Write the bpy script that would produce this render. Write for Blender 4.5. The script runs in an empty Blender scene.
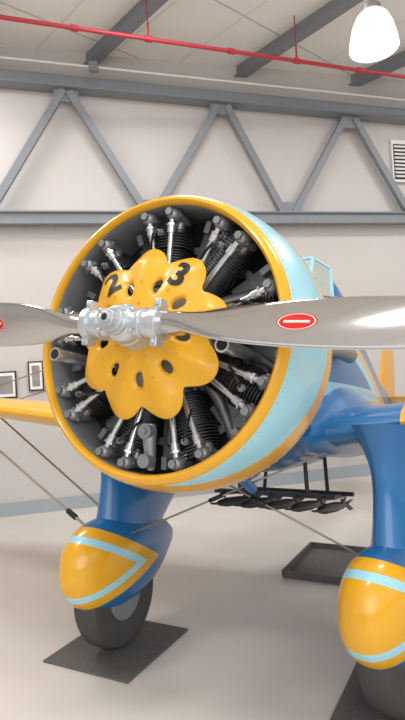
import bpy, math, random, bmesh
from mathutils import Vector, Matrix, Euler
random.seed(3)
pi=math.pi
scn=bpy.context.scene
scn.view_settings.view_transform='Standard'
F=560.0
# ---------------- camera ----------------
CAMH=1.8
camd=bpy.data.cameras.new('camera'); cam=bpy.data.objects.new('camera',camd)
scn.collection.objects.link(cam); scn.camera=cam
camd.sensor_fit='VERTICAL'; camd.sensor_height=36; camd.sensor_width=20.25; camd.lens=F/720*36
RC=Matrix.Rotation(math.radians(91.0),3,'X')@Matrix.Rotation(math.radians(-3.3),3,'Z')
CP=Vector((0,0,CAMH))
cam.matrix_world=Matrix.Translation(CP)@RC.to_4x4()
camd.clip_end=200
def ray(u,v): return RC@Vector(((u-202.5)/F,-(v-360)/F,-1))
def P(u,v,d): return CP+ray(u,v)*d
def Pz(u,v,z):
    r=ray(u,v); return CP+r*((z-CAMH)/r.z)
# wall plane
WA=Vector((-2.70,7.5,0)); WD=Vector((5.9,1.5,0)).normalized(); WN=Vector((WD.y,-WD.x,0))
def W(u,v,off=0.0):
    r=ray(u,v); o=WA+WN*off
    t=(o-CP).dot(WN)/r.dot(WN); return CP+r*t

# ---------------- node helpers ----------------
class E:
    def __init__(s,nt,k): s.nt=nt; s.k=k
    def _m(s,op,o=None,p=None):
        n=s.nt.nodes.new('ShaderNodeMath'); n.operation=op
        for i,a in enumerate((s,o,p)):
            if a is None: continue
            if isinstance(a,E): s.nt.links.new(a.k,n.inputs[i])
            else: n.inputs[i].default_value=a
        return E(s.nt,n.outputs[0])
    def __add__(s,o): return s._m('ADD',o)
    def __sub__(s,o): return s._m('SUBTRACT',o)
    def __mul__(s,o): return s._m('MULTIPLY',o)
    def __truediv__(s,o): return s._m('DIVIDE',o)
    def abs(s): return s._m('ABSOLUTE')
    def pw(s,o): return s._m('POWER',o)
    def lt(s,o): return s._m('LESS_THAN',o)
    def gt(s,o): return s._m('GREATER_THAN',o)
    def mx(s,o): return s._m('MAXIMUM',o)
def newmat(name,col=(.5,.5,.5),rough=.5,metal=0.0,noise=0.0,nscale=8,bump=0.0,coat=0.0,emit=0.0):
    m=bpy.data.materials.new(name); m.use_nodes=True; nt=m.node_tree
    b=nt.nodes['Principled BSDF']
    b.inputs['Base Color'].default_value=(*col,1); b.inputs['Roughness'].default_value=rough
    b.inputs['Metallic'].default_value=metal
    b.inputs['Coat Weight'].default_value=coat; b.inputs['Coat Roughness'].default_value=.08
    if emit:
        b.inputs['Emission Color'].default_value=(*col,1); b.inputs['Emission Strength'].default_value=emit
    if noise or bump:
        tc=nt.nodes.new('ShaderNodeTexCoord'); n=nt.nodes.new('ShaderNodeTexNoise')
        n.inputs['Scale'].default_value=nscale; n.inputs['Detail'].default_value=6
        nt.links.new(tc.outputs['Object'],n.inputs['Vector'])
        if noise:
            r=nt.nodes.new('ShaderNodeMapRange'); r.inputs[3].default_value=1-noise; r.inputs[4].default_value=1+noise
            nt.links.new(n.outputs['Fac'],r.inputs[0])
            mul=nt.nodes.new('ShaderNodeVectorMath'); mul.operation='SCALE'; mul.inputs[0].default_value=col
            nt.links.new(r.outputs[0],mul.inputs['Scale']); nt.links.new(mul.outputs[0],b.inputs['Base Color'])
        if bump:
            bp=nt.nodes.new('ShaderNodeBump'); bp.inputs['Strength'].default_value=bump; bp.inputs['Distance'].default_value=.01
            nt.links.new(n.outputs['Fac'],bp.inputs['Height']); nt.links.new(bp.outputs[0],b.inputs['Normal'])
    return m
def coords(nt):
    tc=nt.nodes.new('ShaderNodeTexCoord'); sp=nt.nodes.new('ShaderNodeSeparateXYZ')
    nt.links.new(tc.outputs['Object'],sp.inputs[0])
    return E(nt,sp.outputs[0]),E(nt,sp.outputs[1]),E(nt,sp.outputs[2])
def setcol(m,base,layers):
    nt=m.node_tree; b=nt.nodes['Principled BSDF']; cur=None
    for fac,col in layers:
        mx=nt.nodes.new('ShaderNodeMix'); mx.data_type='RGBA'
        nt.links.new(fac.k,mx.inputs[0])
        if cur is None: mx.inputs[6].default_value=(*base,1)
        else: nt.links.new(cur,mx.inputs[6])
        mx.inputs[7].default_value=(*col,1); cur=mx.outputs[2]
    nt.links.new(cur,b.inputs['Base Color'])
ORG=(.80,.40,.012); BLU=(.018,.15,.38); LBL=(.36,.68,.80)
m_org=newmat('orange_paint',ORG,.38,coat=.25)
m_blu=newmat('blue_paint',BLU,.30,coat=.4)
m_lbl=newmat('light_blue_paint',LBL,.3,coat=.4)
m_fin=newmat('cylinder_black',(.045,.045,.05),.4,.5)
m_steel=newmat('steel_grey',(.28,.29,.30),.38,.6,noise=.15,nscale=20)
m_chrome=newmat('push_rod_silver',(.62,.62,.62),.25,.8)
m_grey=newmat('cast_grey',(.20,.205,.21),.45,.5,noise=.2,nscale=15)
m_dark=newmat('void_shade_black',(.012,.012,.013),.7)  # near-black colour standing in for shade inside openings and behind the engine
m_black=newmat('black_paint',(.01,.01,.01),.5)
m_rub=newmat('tyre_rubber',(.06,.056,.052),.75,noise=.3)
m_inner=newmat('cowl_inner_grey',(.34,.35,.36),.4,.3,noise=.1)
m_hub=newmat('hub_aluminium',(.60,.63,.66),.3,.65,noise=.12,nscale=30)
m_glass=newmat('windscreen_glass',(.55,.8,.72),.05); 
m_glass.node_tree.nodes['Principled BSDF'].inputs['Transmission Weight'].default_value=.8
m_wire=newmat('bracing_wire',(.36,.31,.25),.4,.4)
m_leather=newmat('brown_leather',(.1,.04,.02),.6)

# cowl
m_cowl=newmat('cowl_livery',ORG,.30,coat=.4); nt=m_cowl.node_tree; x,y,z=coords(nt)
s=(x.abs())/((x*x+z*z).pw(.5))
f=y.gt(.045)*y.lt(s.pw(1.3)*.40+.02)
setcol(m_cowl,ORG,[(f,LBL)])
# fuselage
m_fus=newmat('fuselage_livery',BLU,.32,coat=.3); nt=m_fus.node_tree; x,y,z=coords(nt)
w=(y-.5)*(-.085)+.34; d=(z-.0).abs()
setcol(m_fus,BLU,[(d.lt(w),ORG),(d.lt(w-.09),LBL),(d.lt(w-.17),BLU)])
# wing
m_wing=newmat('wing_livery',ORG,.32,coat=.4); nt=m_wing.node_tree; x,y,z=coords(nt)
setcol(m_wing,ORG,[(x.abs().lt(.98),BLU)])
# pant
m_pant=newmat('wheel_pant_livery',BLU,.30,coat=.4); nt=m_pant.node_tree; x,y,z=coords(nt)
w=(y-.56)*(-.37)+.30; d=(z+1.26).abs()
setcol(m_pant,BLU,[(d.lt(w),ORG),(d.lt(w-.075),LBL),(d.lt(w-.125),ORG)])
# prop
m_prop=newmat('polished_blade',(.60,.585,.58),.10,1.0); nt=m_prop.node_tree; x,y,z=coords(nt)
ax=(x.abs()-.80)/.078; az=z/.036; e=ax*ax+az*az
bar=((z).abs().lt(.005))*((x.abs()-.80).abs().lt(.05))
setcol(m_prop,(.60,.585,.58),[(e.lt(1.0),(.55,.02,.02)),(e.lt(.86),(.75,.66,.55)),(e.lt(.74),(.55,.02,.02)),(bar,(.75,.66,.55))])
em=e.lt(1.0); nt.links.new((em*(-1)+1).k,nt.nodes['Principled BSDF'].inputs['Metallic'])

# ---------------- mesh builder ----------------
def frame(d):
    d=d.normalized(); a=Vector((0,0,1)) if abs(d.z)<.9 else Vector((1,0,0))
    u=d.cross(a).normalized(); return u,d.cross(u).normalized()
class MB:
    def __init__(s): s.v=[];s.f=[];s.m=[];s.s=[]
    def add(s,vs,fs,mat=0,sm=True):
        o=len(s.v); s.v+= [tuple(a) for a in vs]
        for f in fs: s.f.append([o+i for i in f]); s.m.append(mat); s.s.append(sm)
    def cyl(s,p0,p1,r0,r1=None,seg=16,mat=0,caps=True):
        p0=Vector(p0);p1=Vector(p1); r1=r0 if r1 is None else r1
        u,w=frame(p1-p0)
        A=[p0+(u*math.cos(2*pi*i/seg)+w*math.sin(2*pi*i/seg))*r0 for i in range(seg)]
        B=[p1+(u*math.cos(2*pi*i/seg)+w*math.sin(2*pi*i/seg))*r1 for i in range(seg)]
        s.add(A+B,[(i,(i+1)%seg,seg+(i+1)%seg,seg+i) for i in range(seg)],mat)
        if caps: s.add(A,[tuple(range(seg))[::-1]],mat,False); s.add(B,[tuple(range(seg))],mat,False)
    def loft(s,rings,mat=0,caps=True,closed=True,sm=True):
        n=len(rings[0]); vs=[p for r in rings for p in r]; fs=[]
        for k in range(len(rings)-1):
            for i in range(n if closed else n-1):
                j=(i+1)%n; fs.append((k*n+i,k*n+j,(k+1)*n+j,(k+1)*n+i))
        s.add(vs,fs,mat,sm)
        if caps:
            s.add(rings[0],[tuple(range(n))[::-1]],mat,sm); s.add(rings[-1],[tuple(range(n))],mat,sm)
    def tube(s,pts,r,seg=10,mat=0):
        pts=[Vector(p) for p in pts]; rings=[]
        for i,p in enumerate(pts):
            d=(pts[min(i+1,len(pts)-1)]-pts[max(i-1,0)])
            u,w=frame(d); rr=r[i] if isinstance(r,(list,tuple)) else r
            rings.append([p+(u*math.cos(2*pi*k/seg)+w*math.sin(2*pi*k/seg))*rr for k in range(seg)])
        s.loft(rings,mat)
    def ell(s,c,r,mat=0,rot=None,nu=16,nv=10):
        c=Vector(c); r=(r,r,r) if not isinstance(r,(tuple,list)) else r
        rot=rot or Matrix.Identity(3); rings=[]
        for j in range(nv+1):
            t=pi*j/nv; t=min(max(t,.02),pi-.02)
            rings.append([c+rot@Vector((r[0]*math.sin(t)*math.cos(2*pi*i/nu),r[1]*math.sin(t)*math.sin(2*pi*i/nu),r[2]*math.cos(t))) for i in range(nu)])
        s.loft(rings,mat)
    def box(s,c,sz,mat=0,rot=None):
        c=Vector(c); rot=rot or Matrix.Identity(3)
        V=[c+rot@Vector((sz[0]*a/2,sz[1]*b/2,sz[2]*d/2)) for a in(-1,1) for b in(-1,1) for d in(-1,1)]
        s.add(V,[(0,1,3,2),(4,6,7,5),(0,4,5,1),(2,3,7,6),(0,2,6,4),(1,5,7,3)],mat,False)
    def beam(s,p0,p1,w,h,mat=0):
        p0=Vector(p0);p1=Vector(p1); d=(p1-p0); L=d.length; d.normalize()
        up=Vector((0,0,1)) if abs(d.z)<.95 else Vector((1,0,0))
        sd=d.cross(up).normalized(); up=sd.cross(d)
        s.box((p0+p1)/2,(w,L,h),mat,Matrix((sd,d,up)).transposed())
    def lathe(s,prof,mat=0,seg=64,c=(0,0,0),mats=None):
        c=Vector(c)
        for k in range(len(prof)-1):
            rings=[]
            for (yy,rr) in prof[k:k+2]:
                rings.append([c+Vector((rr*math.cos(2*pi*i/seg),yy,rr*math.sin(2*pi*i/seg))) for i in range(seg)])
            s.loft(rings,mats[k] if mats else mat,caps=False)
    def obj(s,name,mats,parent=None,bevel=0,merge=True,sharp=.7):
        me=bpy.data.meshes.new(name); me.from_pydata(s.v,[],s.f)
        for m in mats: me.materials.append(m)
        for p,mi,sm in zip(me.polygons,s.m,s.s): p.material_index=mi; p.use_smooth=sm
        bm=bmesh.new(); bm.from_mesh(me)
        if merge: bmesh.ops.remove_doubles(bm,verts=bm.verts,dist=1e-5)
        bmesh.ops.recalc_face_normals(bm,faces=bm.faces)
        for e in bm.edges:
            if len(e.link_faces)==2 and e.calc_face_angle(0)>sharp: e.smooth=False
        bm.to_mesh(me); bm.free()
        o=bpy.data.objects.new(name,me); scn.collection.objects.link(o)
        if parent: o.parent=parent
        if bevel:
            b=o.modifiers.new('bevel','BEVEL'); b.width=bevel; b.segments=2
        return o
def empty(name,parent=None):
    o=bpy.data.objects.new(name,None); scn.collection.objects.link(o); o.empty_display_size=.3
    if parent:o.parent=parent
    return o

# ================= ROOM =================
m_wall=newmat('wall_panel',(.58,.55,.53),.65,noise=.035,nscale=1.2)
m_ceil=newmat('ceiling_insulation',(.85,.84,.82),.7)
nt=m_ceil.node_tree; x,y,z=coords(nt)
t=(x*.74+y*.67); fr=(t/.9)._m('FRACT'); seam=fr.lt(.03)
t2=(x*.67-y*.74); seam2=((t2/1.6)._m('FRACT')).lt(.02)
setcol(m_ceil,(.88,.87,.85),[(seam,(.74,.73,.71)),(seam2,(.58,.58,.57))])
m_beam=newmat('beam_grey_paint',(.22,.24,.265),.5,noise=.06)
m_base=newmat('baseboard_grey',(.36,.40,.43),.5)
m_floor=newmat('floor_concrete',(.64,.60,.555),.30,noise=.08,nscale=2.0)
m_red=newmat('red_pipe',(.45,.03,.05),.4)
m_white=newmat('white_paint',(.8,.8,.78),.4)
CZ=6.35
b=MB(); b.box((0,5,-.05),(24,18,.1)); b.obj('floor',[m_floor])
b=MB(); b.box((0,5,CZ+.05),(24,18,.1)); b.obj('ceiling',[m_ceil])
rotW=Matrix((WD,-WN,Vector((0,0,1)))).transposed()
b=MB(); b.box(WA+WD*3-WN*.1+Vector((0,0,CZ/2)),(22,.2,CZ),0,rotW); b.obj('wall_back',[m_wall])
b=MB(); b.box(WA+WD*3+WN*.015+Vector((0,0,.09)),(21.9,.03,.18),0,rotW); b.obj('baseboard_back',[m_base])
b=MB(); b.box((-9.0,1.5,CZ/2),(.2,9,CZ)); b.obj('wall_left',[m_wall])

# wall truss
b=MB()
def wb(u0,v0,u1,v1,w,h,off=.14,ext0=0,ext1=0,mat=0,bb=b):
    p0=W(u0,v0,off);p1=W(u1,v1,off); d=(p1-p0)
    bb.beam(p0-d*ext0,p1+d*ext1,w,h,mat)
wb(0,219,405,219,.12,.15,ext0=.8,ext1=.8)
wb(0,213,405,214,.20,.02,ext0=.8,ext1=.8)
wb(0,76,405,115,.14,.13,ext0=.8,ext1=.8)
wb(0,83,405,121,.22,.02,ext0=.8,ext1=.8)
for a in [(-92,108,-10,210),(-92,108,-170,205),(-10,212,63,90),(69,92,146,212),(155,212,217,106),(226,106,284,214),(294,214,345,118),(354,119,410,216),(418,216,462,125),(470,126,520,218)]:
    wb(*a,.09,.10)
for (u,v) in [(66,95),(221,108),(350,122),(150,207),(289,209)]:
    p=W(u,v,.14); b.box(p,(.34,.03,.2),0,rotW)
b.obj('wall_truss',[m_beam])
# rafters
b=MB()
for a in [((78,70),(160,-8)),((215,88),(345,0)),((318,97),(420,50)),((-70,60),(0,-20))]:
    p0=Pz(*a[0],CZ-.08);p1=Pz(*a[1],CZ-.08); d=p1-p0
    b.beam(p0,p1+d*.9,.08,.16); b.beam(p0-Vector((0,0,.08)),p1+d*.9-Vector((0,0,.08)),.17,.02)
b.obj('roof_rafter',[m_beam])
b=MB(); p0=Pz(0,17,5.75);p1=Pz(405,77,5.75);d=p1-p0
b.cyl(p0-d*.5,p1+d*.5,.024,seg=12)
for u in (60,125,205,275,348):
    q=p0+d*(u/405); b.cyl(q-d.normalized()*.04,q+d.normalized()*.04,.036,seg=12)
for u in (125,275):
    q=p0+d*(u/405); b.cyl(q,(q.x,q.y,5.95),.013); b.cyl((q.x,q.y,5.95),(q.x,q.y,CZ),.008)
b.obj('sprinkler_pipe',[m_red])
b=MB(); p0=W(0,57,.45);p1=W(405,100,.45);d=p1-p0; b.cyl(p0-d*.3,p1+d*.2,.014,seg=8)
q=p0+d*.2; b.box(q,(.12,.08,.12),1); b.obj('electrical_conduit',[m_white,m_beam])
# pendant lamp
lp=P(373,32,5.6); b=MB()
m_lamp=newmat('lamp_refractor',(1,.97,.92),.3,emit=.8)
b.cyl((lp.x,lp.y,lp.z+.25),(lp.x,lp.y,CZ),.012,mat=1)
pr=[(.30,.05),(.26,.09),(.19,.10)]
for (z0,r0),(z1,r1) in zip(pr,pr[1:]): b.cyl((lp.x,lp.y,lp.z+z0),(lp.x,lp.y,lp.z+z1),r0,r1,24,1)
seg=64; rings=[]
for zz,rr in [(.20,.10),(.15,.15),(.05,.195),(-.08,.225),(-.17,.235),(-.19,.225),(-.20,.02)]:
    rings.append([Vector((lp.x+rr*(1+.03*(-1)**i)*math.cos(2*pi*i/seg),lp.y+rr*(1+.03*(-1)**i)*math.sin(2*pi*i/seg),lp.z+zz)) for i in range(seg)])
b.loft(rings,0)
b.obj('pendant_lamp',[m_lamp,m_steel])
# vent
b=MB(); c=W(408,162,.03); b.box(c,(.62,.06,.68),0,rotW)
c2=W(408,162,.07); b.box(c2,(.50,.02,.56),1,rotW)
for k in range(9): b.box(c2+WN*.015+Vector((0,0,-.24+k*.06)),(.50,.03,.028),0,rotW@Matrix.Rotation(.5,3,'X'))
b.obj('wall_vent',[m_white,m_dark])
# pictures on wall
m_ph=newmat('photo_print',(.25,.25,.24),.4,noise=.6,nscale=6)
for (u,v,w,h) in [(5,385,.30,.36),(36,376,.20,.40)]:
    b=MB(); c=W(u,v,.02); b.box(c,(w,.04,h),0,rotW); b.box(c+WN*.022,(w-.04,.01,h-.04),2,rotW); b.box(c+WN*.026,(w-.10,.01,h-.12),1,rotW); b.obj('framed_picture',[m_black,m_ph,m_white])

# ================= AIRCRAFT =================
plane=empty('fighter_plane')
RP=P(148.5,334,2.64)
plane.location=RP; plane.rotation_euler=Euler((math.radians(-10),0,math.radians(-29)),'XYZ')
PM=Matrix.Translation(RP)@plane.rotation_euler.to_matrix().to_4x4()
# cowl ring
prof=[(.56,.690),(.36,.68),(.20,.665),(.09,.652),(.035,.650),(.010,.656),(0,.668),(.006,.682),(.03,.697),(.08,.714),(.16,.732),(.26,.742),(.38,.742),(.50,.73),(.575,.712),(.56,.690)]
mats=[1,1,1,1]+[0]*(len(prof)-5)
b=MB(); b.lathe(prof,seg=128,mats=mats); b.obj('cowl_ring',[m_cowl,m_inner],plane)
b=MB()
for yy,R in ((.50,.731),(.06,.708)):
    for i in range(90):
        a=2*pi*i/90; b.ell((R*math.cos(a),yy,R*math.sin(a)),.0035,nu=6,nv=4)
b.obj('cowl_rivets',[m_org],plane)
# engine
eng=empty('radial_engine',plane)
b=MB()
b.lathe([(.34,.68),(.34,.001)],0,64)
b.obj('dark_backing_disc',[m_dark],eng)  # dark disc added to block the view, painted as shade behind the cylinders
b=MB(); b.lathe([(.30,.30),(.26,.30),(.12,.28),(.07,.24),(-.02,.12),(-.08,.10),(-.16,.088),(-.17,.075),(-.172,.03)],0,48); b.lathe([(.30,.50),(.28,.52),(.26,.50),(.28,.48),(.30,.50)],0,64); b.obj('crankcase',[m_hub],eng)
cyls=MB(); rods=MB(); boxes=MB(); misc=MB()
Y=Vector((0,1,0)); CY=.19
for k in range(9):
    a=pi/2+2*pi*k/9
    e=Vector((math.cos(a),0,math.sin(a))); t=Vector((-math.sin(a),0,math.cos(a)))
    def Q(r,tt,yy): return e*r+t*tt+Y*yy
    cyls.cyl(Q(.22,0,CY),Q(.60,0,CY),.072,seg=24,mat=1)
    r=.30
    while r<.46: cyls.cyl(Q(r,0,CY),Q(r+.005,0,CY),.092,seg=28); r+=.0135
    while r<.61:
        q=(r-.46)/.15; cyls.cyl(Q(r,0,CY),Q(r+.006,0,CY),.108-.02*q*q,seg=28); r+=.015
    cyls.ell(Q(.61,0,CY),.05)
    rot=Matrix((t,Y,e)).transposed()
    for sgn in (-1,1):
        rods.tube([Q(.28,sgn*.030,.10),Q(.585,sgn*.066,.065)],.0145,12)
        rods.cyl(Q(.52,sgn*.058,.072),Q(.565,sgn*.0635,.067),.021,seg=12)
        rods.cyl(Q(.555,sgn*.0625,.068),Q(.565,sgn*.0635,.067),.026,seg=6)
        R2=rot@Matrix.Rotation(sgn*.28,3,'Y')
        boxes.ell(Q(.612,sgn*.072,.075),(.036,.045,.034),0,R2)
        boxes.ell(Q(.612,sgn*.072,.15),(.028,.08,.028),0,R2)
        boxes.cyl(Q(.612,sgn*.072,.035),Q(.612,sgn*.072,.018),.020,seg=6)
        boxes.cyl(Q(.605,sgn*.112,.08),Q(.605,sgn*.035,.08),.010,seg=8)
        boxes.cyl(Q(.56,sgn*.055,.15),Q(.60,sgn*.07,.14),.03,.024,seg=12)
    misc.cyl(Q(.53,0,.10),Q(.53,0,.045),.012,seg=8,mat=0)
    misc.cyl(Q(.53,0,.075),Q(.53,0,.06),.018,seg=6,mat=0)
    misc.tube([Q(.53,0,.05),Q(.515,.02,.03),Q(.46,.045,.05),Q(.40,.06,.09)],.007,8,1)
    misc.tube([Q(.24,.12,.20),Q(.36,.135,.25),Q(.48,.14,.28),Q(.58,.13,.30)],.030,10,2)
    cyls.cyl(Q(.265,0,CY),Q(.29,0,CY),.105,seg=28,mat=1)
    for kk in range(12):
        q=2*pi*kk/12; cyls.cyl(Q(.285,.094*math.cos(q),CY+.094*math.sin(q)),Q(.302,.094*math.cos(q),CY+.094*math.sin(q)),.008,seg=6,mat=1)
    ab=a+pi/9; eb=Vector((math.cos(ab),0,math.sin(ab))); tb=Vector((-math.sin(ab),0,math.cos(ab)))
    misc.box(eb*.49+Y*.27,(.13,.01,.22),2,Matrix((tb,Y,eb)).transposed())
    misc.box(eb*.60+Y*.20,(.03,.05,.06),0,Matrix((tb,Y,eb)).transposed())
cyls.obj('cylinders',[m_fin,m_grey],eng); rods.obj('push_rods',[m_chrome],eng); boxes.obj('rocker_boxes',[m_steel],eng); misc.obj('ignition_leads',[m_steel,m_black,m_grey],eng)
# sump & gun blast tubes
b=MB()
b.tube([(0,.04,-.42),(0,.04,-.45),(0,.05,-.52),(0,.06,-.58),(0,.07,-.63)],[.030,.036,.030,.026,.018],20)
b.cyl((0,-.0,-.455),(0,.05,-.455),.036,seg=24); b.cyl((0,-.012,-.455),(0,0,-.455),.016,seg=6); b.cyl((0,.0,-.59),(0,.06,-.59),.032,seg=24)
b.obj('oil_sump',[m_steel],eng)
b=MB()
for sx in (-1,1):
    X_=.475 if sx==-1 else .45; Z_=-.085 if sx==-1 else -.105
    b.tube([(sx*X_,-.10,Z_),(sx*X_,.02,Z_),(sx*(X_-.01),.33,Z_+.01)],.030,24,0)
    b.tube([(sx*X_,-.115,Z_),(sx*X_,-.09,Z_)],.034,24,0)
    b.cyl((sx*X_,-.1155,Z_),(sx*X_,-.116,Z_),.025,seg=24,mat=1)
b.obj('gun_blast_tubes',[m_chrome,m_dark],eng)
# orange petalled plate with holes
RMX=.415
def Rl(a):
    c=abs(math.cos(4.5*(a-pi/2))); return .332+.083*(c*c+.02)**.6
def dome(r,a):
    q=r/RMX
    return -.085+.060*q**2.0+.22*max(0,q-.85)+.042*(.5-.5*math.cos(9*(a-pi/2)))**.9*q*q
b=MB()
NS=14
for k in range(9):
    ah=pi/2+pi/9+2*pi*k/9
    sq=[]
    for i in range(NS): sq.append((-1+2*i/NS,-1))
    for i in range(NS): sq.append((1,-1+2*i/NS))
    for i in range(NS): sq.append((1-2*i/NS,1))
    for i in range(NS): sq.append((-1,1-2*i/NS))
    rings=[]
    K=12
    outer=[];inner=[]
    for (s_,t_) in sq:
        a=ah+s_*pi/9; r=.085+(Rl(a)-.085)*(t_+1)/2; outer.append((a,r))
        th=math.atan2(t_,s_)
        px=.030*math.cos(th); py=.222+.040*math.sin(th)
        inner.append((ah+math.atan2(px,py),math.hypot(px,py)))
    for j in range(K+1):
        f_=j/K
        ring=[]
        for (ao,ro),(ai,ri) in zip(outer,inner):
            a=ai+(ao-ai)*f_; r=ri+(ro-ri)*f_
            yy=dome(r,a)+(.012 if j==0 else 0)
            ring.append(Vector((r*math.cos(a),yy,r*math.sin(a))))
        rings.append(ring)
    b.loft(rings,0,caps=False)
plate=b.obj('nose_plate',[m_org],eng,sharp=9)
sm=plate.modifiers.new('solid','SOLIDIFY'); sm.thickness=.018; sm.offset=0
bv=plate.modifiers.new('bevel','BEVEL'); bv.width=.004; bv.segments=2; bv.angle_limit=1.0
b=MB()
for k in range(9):
    a=pi/2+2*pi*k/9
    for r in (.13,.235):
        b.cyl((r*math.cos(a),dome(r,a)-.008,r*math.sin(a)),(r*math.cos(a),dome(r,a)-.015,r*math.sin(a)),.006,seg=6)
b.obj('plate_bolts',[m_org],eng)
def digit(ch,r,a,size):
    cu=bpy.data.curves.new('t','FONT'); cu.body=ch; cu.size=size; cu.align_x='CENTER'; cu.align_y='CENTER'; cu.offset=.005
    to=bpy.data.objects.new('t',cu); scn.collection.objects.link(to); bpy.context.view_layer.update()
    me=bpy.data.meshes.new_from_object(to.evaluated_get(bpy.context.evaluated_depsgraph_get())); bpy.data.objects.remove(to)
    bm=bmesh.new(); bm.from_mesh(me); bmesh.ops.triangulate(bm,faces=bm.faces)
    bmesh.ops.subdivide_edges(bm,edges=bm.edges,cuts=3,use_grid_fill=True)
    for v in bm.verts:
        X,Z=v.co.x*1.15,v.co.y; rt=(a-pi/2)*.7
        X,Z=X*math.cos(rt)-Z*math.sin(rt),X*math.sin(rt)+Z*math.cos(rt)
        X+=r*math.cos(a);Z+=r*math.sin(a)
        v.co=(X,dome(math.hypot(X,Z),math.atan2(Z,X))-.014,Z)
    bm.to_mesh(me); bm.free(); me.materials.clear(); me.materials.append(m_black)
    o=bpy.data.objects.new('digit_'+ch,me); scn.collection.objects.link(o); o.parent=eng
digit('2',.312,pi/2+2*pi/9-.06,.16)
digit('3',.312,pi/2-2*pi/9+.03,.16)
# propeller
prop=empty('propeller',plane); prop.location=(.02,-.213,0.0); prop.rotation_euler=(0,math.radians(5),0)
b=MB()
st=[(.14,.048,.046,55),(.26,.046,.042,50),(.34,.062,.036,46),(.45,.090,.028,40),(.58,.108,.023,35),(.75,.116,.019,30),(.95,.116,.015,25),(1.15,.108,.012,21),(1.32,.090,.009,18),(1.44,.062,.006,17),(1.50,.028,.004,16),(1.515,.006,.002,16)]
def lerp_st(st,n):
    out=[]
    for i in range(len(st)-1):
        p0=st[max(i-1,0)];p1=st[i];p2=st[i+1];p3=st[min(i+2,len(st)-1)]
        for k in range(n):
            t=k/n
            out.append(tuple(.5*((2*p1[j])+(-p0[j]+p2[j])*t+(2*p0[j]-5*p1[j]+4*p2[j]-p3[j])*t*t+(-p0[j]+3*p1[j]-3*p2[j]+p3[j])*t**3) for j in range(len(p1))))
    out.append(st[-1]); return out
for sgn in (1,-1):
    rings=[]
    for (r,hw,ht,tw) in lerp_st(st,4):
        tr=math.radians(tw); cdir=Vector((0,math.sin(tr),math.cos(tr))); nd=Vector((0,-math.cos(tr),math.sin(tr)))
        ring=[]
        for i in range(40):
            q=2*pi*i/40; p=Vector((r,0,0))+cdir*(hw*math.cos(q))+nd*(ht*math.sin(q)*(1.25 if math.sin(q)>0 or hw<.055 else .35))
            ring.append(p if sgn==1 else Vector((-p.x,p.y,-p.z)))
        rings.append(ring)
    b.loft(rings,0)
b.obj('propeller_blades',[m_prop],prop)
b=MB()
b.cyl((-.17,0,0),(.17,0,0),.064,seg=32)
for sx in (-1,1):
    b.cyl((sx*.165,0,0),(sx*.205,0,0),.076,seg=32); b.cyl((sx*.12,0,0),(sx*.105,0,0),.072,seg=32)
    for sz in (-1,1):
        b.box((sx*.186,-.01,sz*.082),(.032,.05,.04)); b.cyl((sx*.186,-.045,sz*.084),(sx*.186,.04,sz*.084),.011,seg=6)
        b.cyl((sx*.085,-.06,sz*.045),(sx*.085,-.075,sz*.045),.012,seg=6)
b.ell((0,0,0),(.10,.08,.09)); b.cyl((0,.12,0),(0,-.075,0),.068,.064,32)
b.cyl((0,-.07,0),(0,-.095,0),.054,seg=32); b.cyl((0,-.095,0),(0,-.125,0),.040,.038,seg=8); b.cyl((0,-.125,0),(0,-.14,0),.024,seg=16)
b.obj('propeller_hub',[m_hub],prop,bevel=.003)
b=MB(); b.cyl((0,-.141,0),(0,-.1405,0),.015,seg=16); b.obj('hub_bore_shade',[m_dark],prop)  # thin near-black disc, the bore's shade painted on the nut face
# fuselage
def ring_e(y,rx,rz,zc,n=64,p=2.0):
    R=[]
    for i in range(n):
        a=2*pi*i/n; ca,sa=math.cos(a),math.sin(a)
        R.append(Vector((rx*abs(ca)**(2/p)*(1 if ca>0 else -1),y,zc+rz*abs(sa)**(2/p)*(1 if sa>0 else -1))))
    return R
fs=[(.36,.50,.50,0),(.42,.57,.58,0),(.55,.61,.63,0),(.9,.62,.65,0),(1.4,.60,.66,.01),(2.0,.54,.64,.03),(2.6,.46,.58,.04),(3.4,.35,.46,.05),(4.3,.23,.33,.08),(5.2,.12,.21,.12),(5.85,.04,.12,.16)]
b=MB(); b.loft([ring_e(*q) for q in lerp_st(fs,4)],0); b.obj('fuselage',[m_fus],plane)
b=MB()
for sx in (-1,1):
    b.tube([(sx*.57,.80,.04),(sx*.65,.90,.04),(sx*.68,1.04,.03)],.045,16,0)
    b.ell((sx*.682,1.045,.03),(.036,.036,.036),1)
b.obj('exhaust_stubs',[m_steel,m_dark],plane)
hs=[(2.55,.10,.20,.75),(2.62,.16,.30,.78),(2.8,.18,.33,.76),(3.3,.17,.30,.66),(4.0,.11,.22,.5),(4.9,.04,.1,.35)]
b=MB(); b.loft([ring_e(*q) for q in lerp_st(hs,3)],0); b.obj('headrest_fairing',[m_blu],plane)
b=MB(); b.ell((0,2.32,.63),(.22,.30,.05)); b.obj('cockpit_coaming',[m_leather],plane)
b=MB(); 
pts=[(-.26,2.20,.56),(-.14,1.90,.60),(.14,1.90,.60),(.26,2.20,.56)]
top=[(-.21,2.26,1.0),(-.12,2.08,1.05),(.12,2.08,1.05),(.21,2.26,1.0)]
for i in range(3):
    b.add([pts[i],pts[i+1],top[i+1],top[i]],[(0,1,2,3)],0,False)
for i in range(4):
    b.cyl(pts[i],top[i],.014,mat=1,seg=8)
    if i<3: b.cyl(top[i],top[i+1],.012,mat=1,seg=8); b.cyl(pts[i],pts[i+1],.014,mat=1,seg=8)
b.obj('windscreen',[m_glass,m_lbl],plane)
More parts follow.
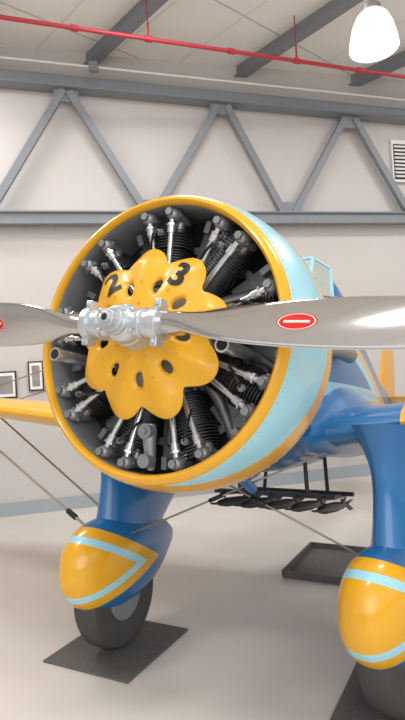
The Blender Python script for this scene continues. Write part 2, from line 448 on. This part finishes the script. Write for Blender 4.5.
# wing
def airfoil(x,le,ch,zc,th=.15,n=40,inc=.03):
    R=[]
    for i in range(n):
        a=2*pi*i/n; c=(1-math.cos(a))/2; 
        yt=5*th*(.2969*math.sqrt(c)-.126*c-.3516*c*c+.2843*c**3-.1015*c**4)
        zz=(yt if a<pi else -yt*.75)+.02*math.sin(pi*c)
        R.append(Vector((x,le+c*ch,zc+zz*ch-inc*(c-.3)*ch)))
    return R
for sx,nm_ in ((1,'wing_port'),(-1,'wing_starboard')):
    ws=[(.30,.72,1.85,-.44,.17),(.60,.78,1.72,-.42,.16),(1.0,.82,1.64,-.375,.155),(1.8,.88,1.5,-.29,.15),(2.8,.98,1.28,-.19,.14),(3.5,1.10,1.02,-.12,.13),(3.95,1.25,.72,-.08,.12),(4.18,1.42,.4,-.06,.11),(4.25,1.55,.12,-.05,.1)]
    b=MB(); b.loft([airfoil(q[0]*sx,q[1],q[2],q[3],q[4]) for q in lerp_st(ws,3)],0); b.obj(nm_,[m_wing],plane)
    fl=[(.70,.06,.05,-.40),(.80,.12,.14,-.36),(1.1,.17,.22,-.32),(1.7,.17,.22,-.32),(2.4,.12,.14,-.34),(2.8,.02,.02,-.36)]
    b=MB(); rg=[[p+Vector((sx*.50,0,0)) for p in ring_e(*q,n=24)] for q in lerp_st(fl,3)]; b.loft(rg,0); b.obj('wing_fillet',[m_blu],plane)
# tail
b=MB()
def vfoil(z,y0,ch,th): return [Vector((th*ch*math.sin(2*pi*i/20)*.5,y0+ch*(1-math.cos(2*pi*i/20))/2,z)) for i in range(20)]
b.loft([vfoil(.1,4.95,1.0,.1),vfoil(.5,5.1,.95,.09),vfoil(.9,5.3,.75,.08),vfoil(1.1,5.5,.4,.06)],0)
for sx in (-1,1):
    b.loft([[Vector((sx*x0,y0+ch*(1-math.cos(2*pi*i/20))/2,.2+.04*ch*math.sin(2*pi*i/20))) for i in range(20)] for x0,y0,ch in ((.03,4.75,.95),(.6,4.85,.8),(1.0,5.0,.55),(1.2,5.15,.2))],0)
b.obj('tail_surfaces',[m_org],plane)
b=MB(); gz=lambda y:(-RP.z+.1736*y)/.985
tz=gz(5.5)+.115
b.cyl((-.04,5.5,tz),(.04,5.5,tz),.10,seg=24); b.cyl((0,5.5,tz),(0,5.35,.02),.03,mat=1); b.obj('tail_wheel',[m_rub,m_steel],plane)
# landing gear
GX=.91; WR=.34; GY=1.05
wz=(WR+.012-RP.z+.1736*GY)/.985
for sx,nm_ in ((1,'port'),(-1,'starboard')):
    gear=empty('landing_gear_'+nm_,plane); 
    ga=math.radians(-14 if sx==1 else 0)
    gear.rotation_euler=(0,0,ga)
    gear.location=Vector((sx*GX,GY,0))-Matrix.Rotation(ga,3,'Z')@Vector((0,GY,0))
    b=MB()
    pr=[(-.075,.16),(-.085,.22),(-.095,.27),(-.085,.315),(-.055,.335),(0,WR),(.055,.335),(.085,.315),(.095,.27),(.085,.22),(.075,.16)]
    rings=[[Vector((xx,GY+rr*math.cos(2*pi*i/48),wz+rr*math.sin(2*pi*i/48))) for i in range(48)] for xx,rr in pr]
    b.loft(rings,0); b.cyl((-.085,GY,wz),(.085,GY,wz),.16,seg=32,mat=1); b.cyl((-.11,GY,wz),(.11,GY,wz),.04,seg=16,mat=1)
    b.obj('wheel',[m_rub,m_steel],gear)
    ps=[(.555,.012,.03,-1.27),(.57,.065,.10,-1.27),(.62,.115,.18,-1.27),(.72,.155,.25,-1.265),(.86,.175,.285,-1.26),(1.05,.175,.295,-1.255),(1.25,.15,.27,-1.24),(1.45,.10,.22,-1.21),(1.62,.045,.13,-1.18),(1.73,.006,.04,-1.16)]
    b=MB(); b.loft([ring_e(*q,n=48,p=2.3) for q in lerp_st(ps,4)],0); b.obj('wheel_pant',[m_pant],gear)
    ss=[(-1.25,.80,.66,.125),(-1.08,.83,.72,.12),(-.92,.85,.84,.115),(-.75,.86,1.02,.115),(-.60,.84,1.16,.13),(-.48,.78,1.26,.17),(-.38,.72,1.32,.22)]
    rings=[]
    for (zz,y0,ch,ht) in lerp_st(ss,4):
        ring=[]
        for i in range(40):
            a=2*pi*i/40; cc=(1-math.cos(a))/2
            prf=math.sin(pi*cc**.62) if 0<cc<1 else 0
            prf=max(prf,0)**.75
            ring.append(Vector(((ht*prf if a<pi else -ht*prf),y0+ch*cc,zz)))
        rings.append(ring)
    b=MB(); b.loft(rings,0); b.obj('gear_leg_fairing',[m_blu],gear)
# bracing wires
b=MB()
def wr(p,q,r=.007,tb=None):
    p=Vector(p);q=Vector(q); b.cyl(p,q,r,seg=8)
    if tb:
        c=p.lerp(q,tb); d=(q-p).normalized(); b.cyl(c-d*.05,c+d*.05,r*2.2,seg=8,mat=1)
for sx in (-1,1):
    wr((sx*(GX+.05),.92,-1.12),(sx*3.0,1.25,-.22),.009,.15)
    wr((sx*(GX+.05),1.25,-1.12),(sx*3.0,1.75,-.22),.009,.15)
    wr((sx*(GX-.08),1.0,-1.10),(-sx*.55,.98,-.52),.006,.5)
    wr((sx*.35,1.5,.55),(sx*3.0,1.25,-.12),.006); wr((sx*.35,2.1,.55),(sx*3.0,1.75,-.12),.006)
b.obj('bracing_wires',[m_wire,m_black],plane)
# bomb rack
b=MB()
for yy in (1.55,2.0):
    b.box((0,yy,-.80),(.88,.04,.03)); 
    for xx in (-.25,.25): b.cyl((xx,yy,-.80),(xx*.9,yy,-.5),.014)
for xx in (-.36,-.18,0,.18,.36):
    b.box((xx,1.78,-.815),(.02,.6,.025))
    b.tube([(xx,1.42,-.88),(xx,1.46,-.88),(xx,1.56,-.88),(xx,1.80,-.88),(xx,1.98,-.88),(xx,2.1,-.88)],[.006,.020,.032,.034,.024,.012],14)
    for r in (0,1):
        b.box((xx,2.1,-.88),(.10 if r else .006,.10,.006 if r else .10),0,Matrix.Rotation(pi/4,3,'Y'))
    b.cyl((xx,1.42,-.88),(xx,1.37,-.88),.008); b.box((xx,1.375,-.88),(.05,.005,.012))
    b.cyl((xx-.05,1.6,-.82),(xx,1.6,-.88),.006,seg=6);b.cyl((xx+.05,1.9,-.82),(xx,1.9,-.88),.006,seg=6)
b.obj('bomb_rack',[m_fin],plane)
b=MB()
b.tube([(.12,.75,-.55),(.12,.8,-.68),(.12,.95,-.74)],.03,14); b.ell((-.05,1.0,-.58),(.2,.3,.14)); b.obj('oil_cooler_scoop',[m_blu],plane)

# ================= FLOOR ITEMS =================
m_mat=newmat('rubber_mat',(.11,.105,.10),.8,noise=.3,nscale=30,bump=.3)
bpy.context.view_layer.update()
Rz=Matrix.Rotation(math.radians(-28),3,'Z')
for sx in (-1,1):
    c=PM@Vector((sx*GX,GY,wz)); b=MB(); b.box((c.x,c.y,.006),(.66,.72,.012),0,Rz); b.obj('floor_mat',[m_mat],bevel=.003)
c=PM@Vector((.12,3.0,-1.5)); b=MB(); b.box((c.x,c.y,.005),(.9,.8,.01),0,Rz)
for (dx,dy,lx,ly) in ((0,.4,.9,.02),(0,-.4,.9,.02),(.45,0,.02,.8),(-.45,0,.02,.8)):
    b.box(Vector((c.x,c.y,.03))+Rz@Vector((dx,dy,0)),(lx,ly,.06),0,Rz)
b.obj('drip_tray',[m_mat])

# ================= LIGHT =================
w=bpy.data.worlds.new('w'); scn.world=w; w.use_nodes=True; nt=w.node_tree
bg=nt.nodes['Background']; bg.inputs[1].default_value=1.15
tc=nt.nodes.new('ShaderNodeTexCoord'); sp=nt.nodes.new('ShaderNodeSeparateXYZ'); nt.links.new(tc.outputs['Generated'],sp.inputs[0])
cr=nt.nodes.new('ShaderNodeValToRGB'); mr=nt.nodes.new('ShaderNodeMapRange'); mr.inputs[1].default_value=-1; nt.links.new(sp.outputs[2],mr.inputs[0]); nt.links.new(mr.outputs[0],cr.inputs[0])
el=cr.color_ramp.elements; el[0].position=.36; el[0].color=(.55,.53,.50,1); el[1].position=.57; el[1].color=(.98,.99,1,1)
for p_,c_ in ((.45,.45),(.475,.08),(.51,.08),(.525,.6)):  # dark horizon band added to the world so the polished blades reflect it
    e2=el.new(p_); e2.color=(c_,c_,c_*1.02,1)
nt.links.new(cr.outputs[0],bg.inputs[0])
def area(name,loc,tgt,sz,pw,col=(1,.99,.98)):
    l=bpy.data.lights.new(name,'AREA'); l.shape='RECTANGLE'; l.size=sz[0]; l.size_y=sz[1]; l.energy=pw; l.color=col
    o=bpy.data.objects.new(name,l); scn.collection.objects.link(o); o.location=loc
    o.rotation_euler=(Vector(tgt)-Vector(loc)).to_track_quat('-Z','Y').to_euler()
for i,(xx,yy) in enumerate([(-3.5,3),(3.5,3),(0,5.5),(-3.5,6.0),(4.5,6.5),(0,0.5)]):
    area('ceiling_light',(xx,yy,CZ-.35),(xx,yy,0),(1.4,.6),85)
area('door_daylight',(1,-5,3.5),(-.3,3,1.8),(7,4.5),250,(.98,.99,1))
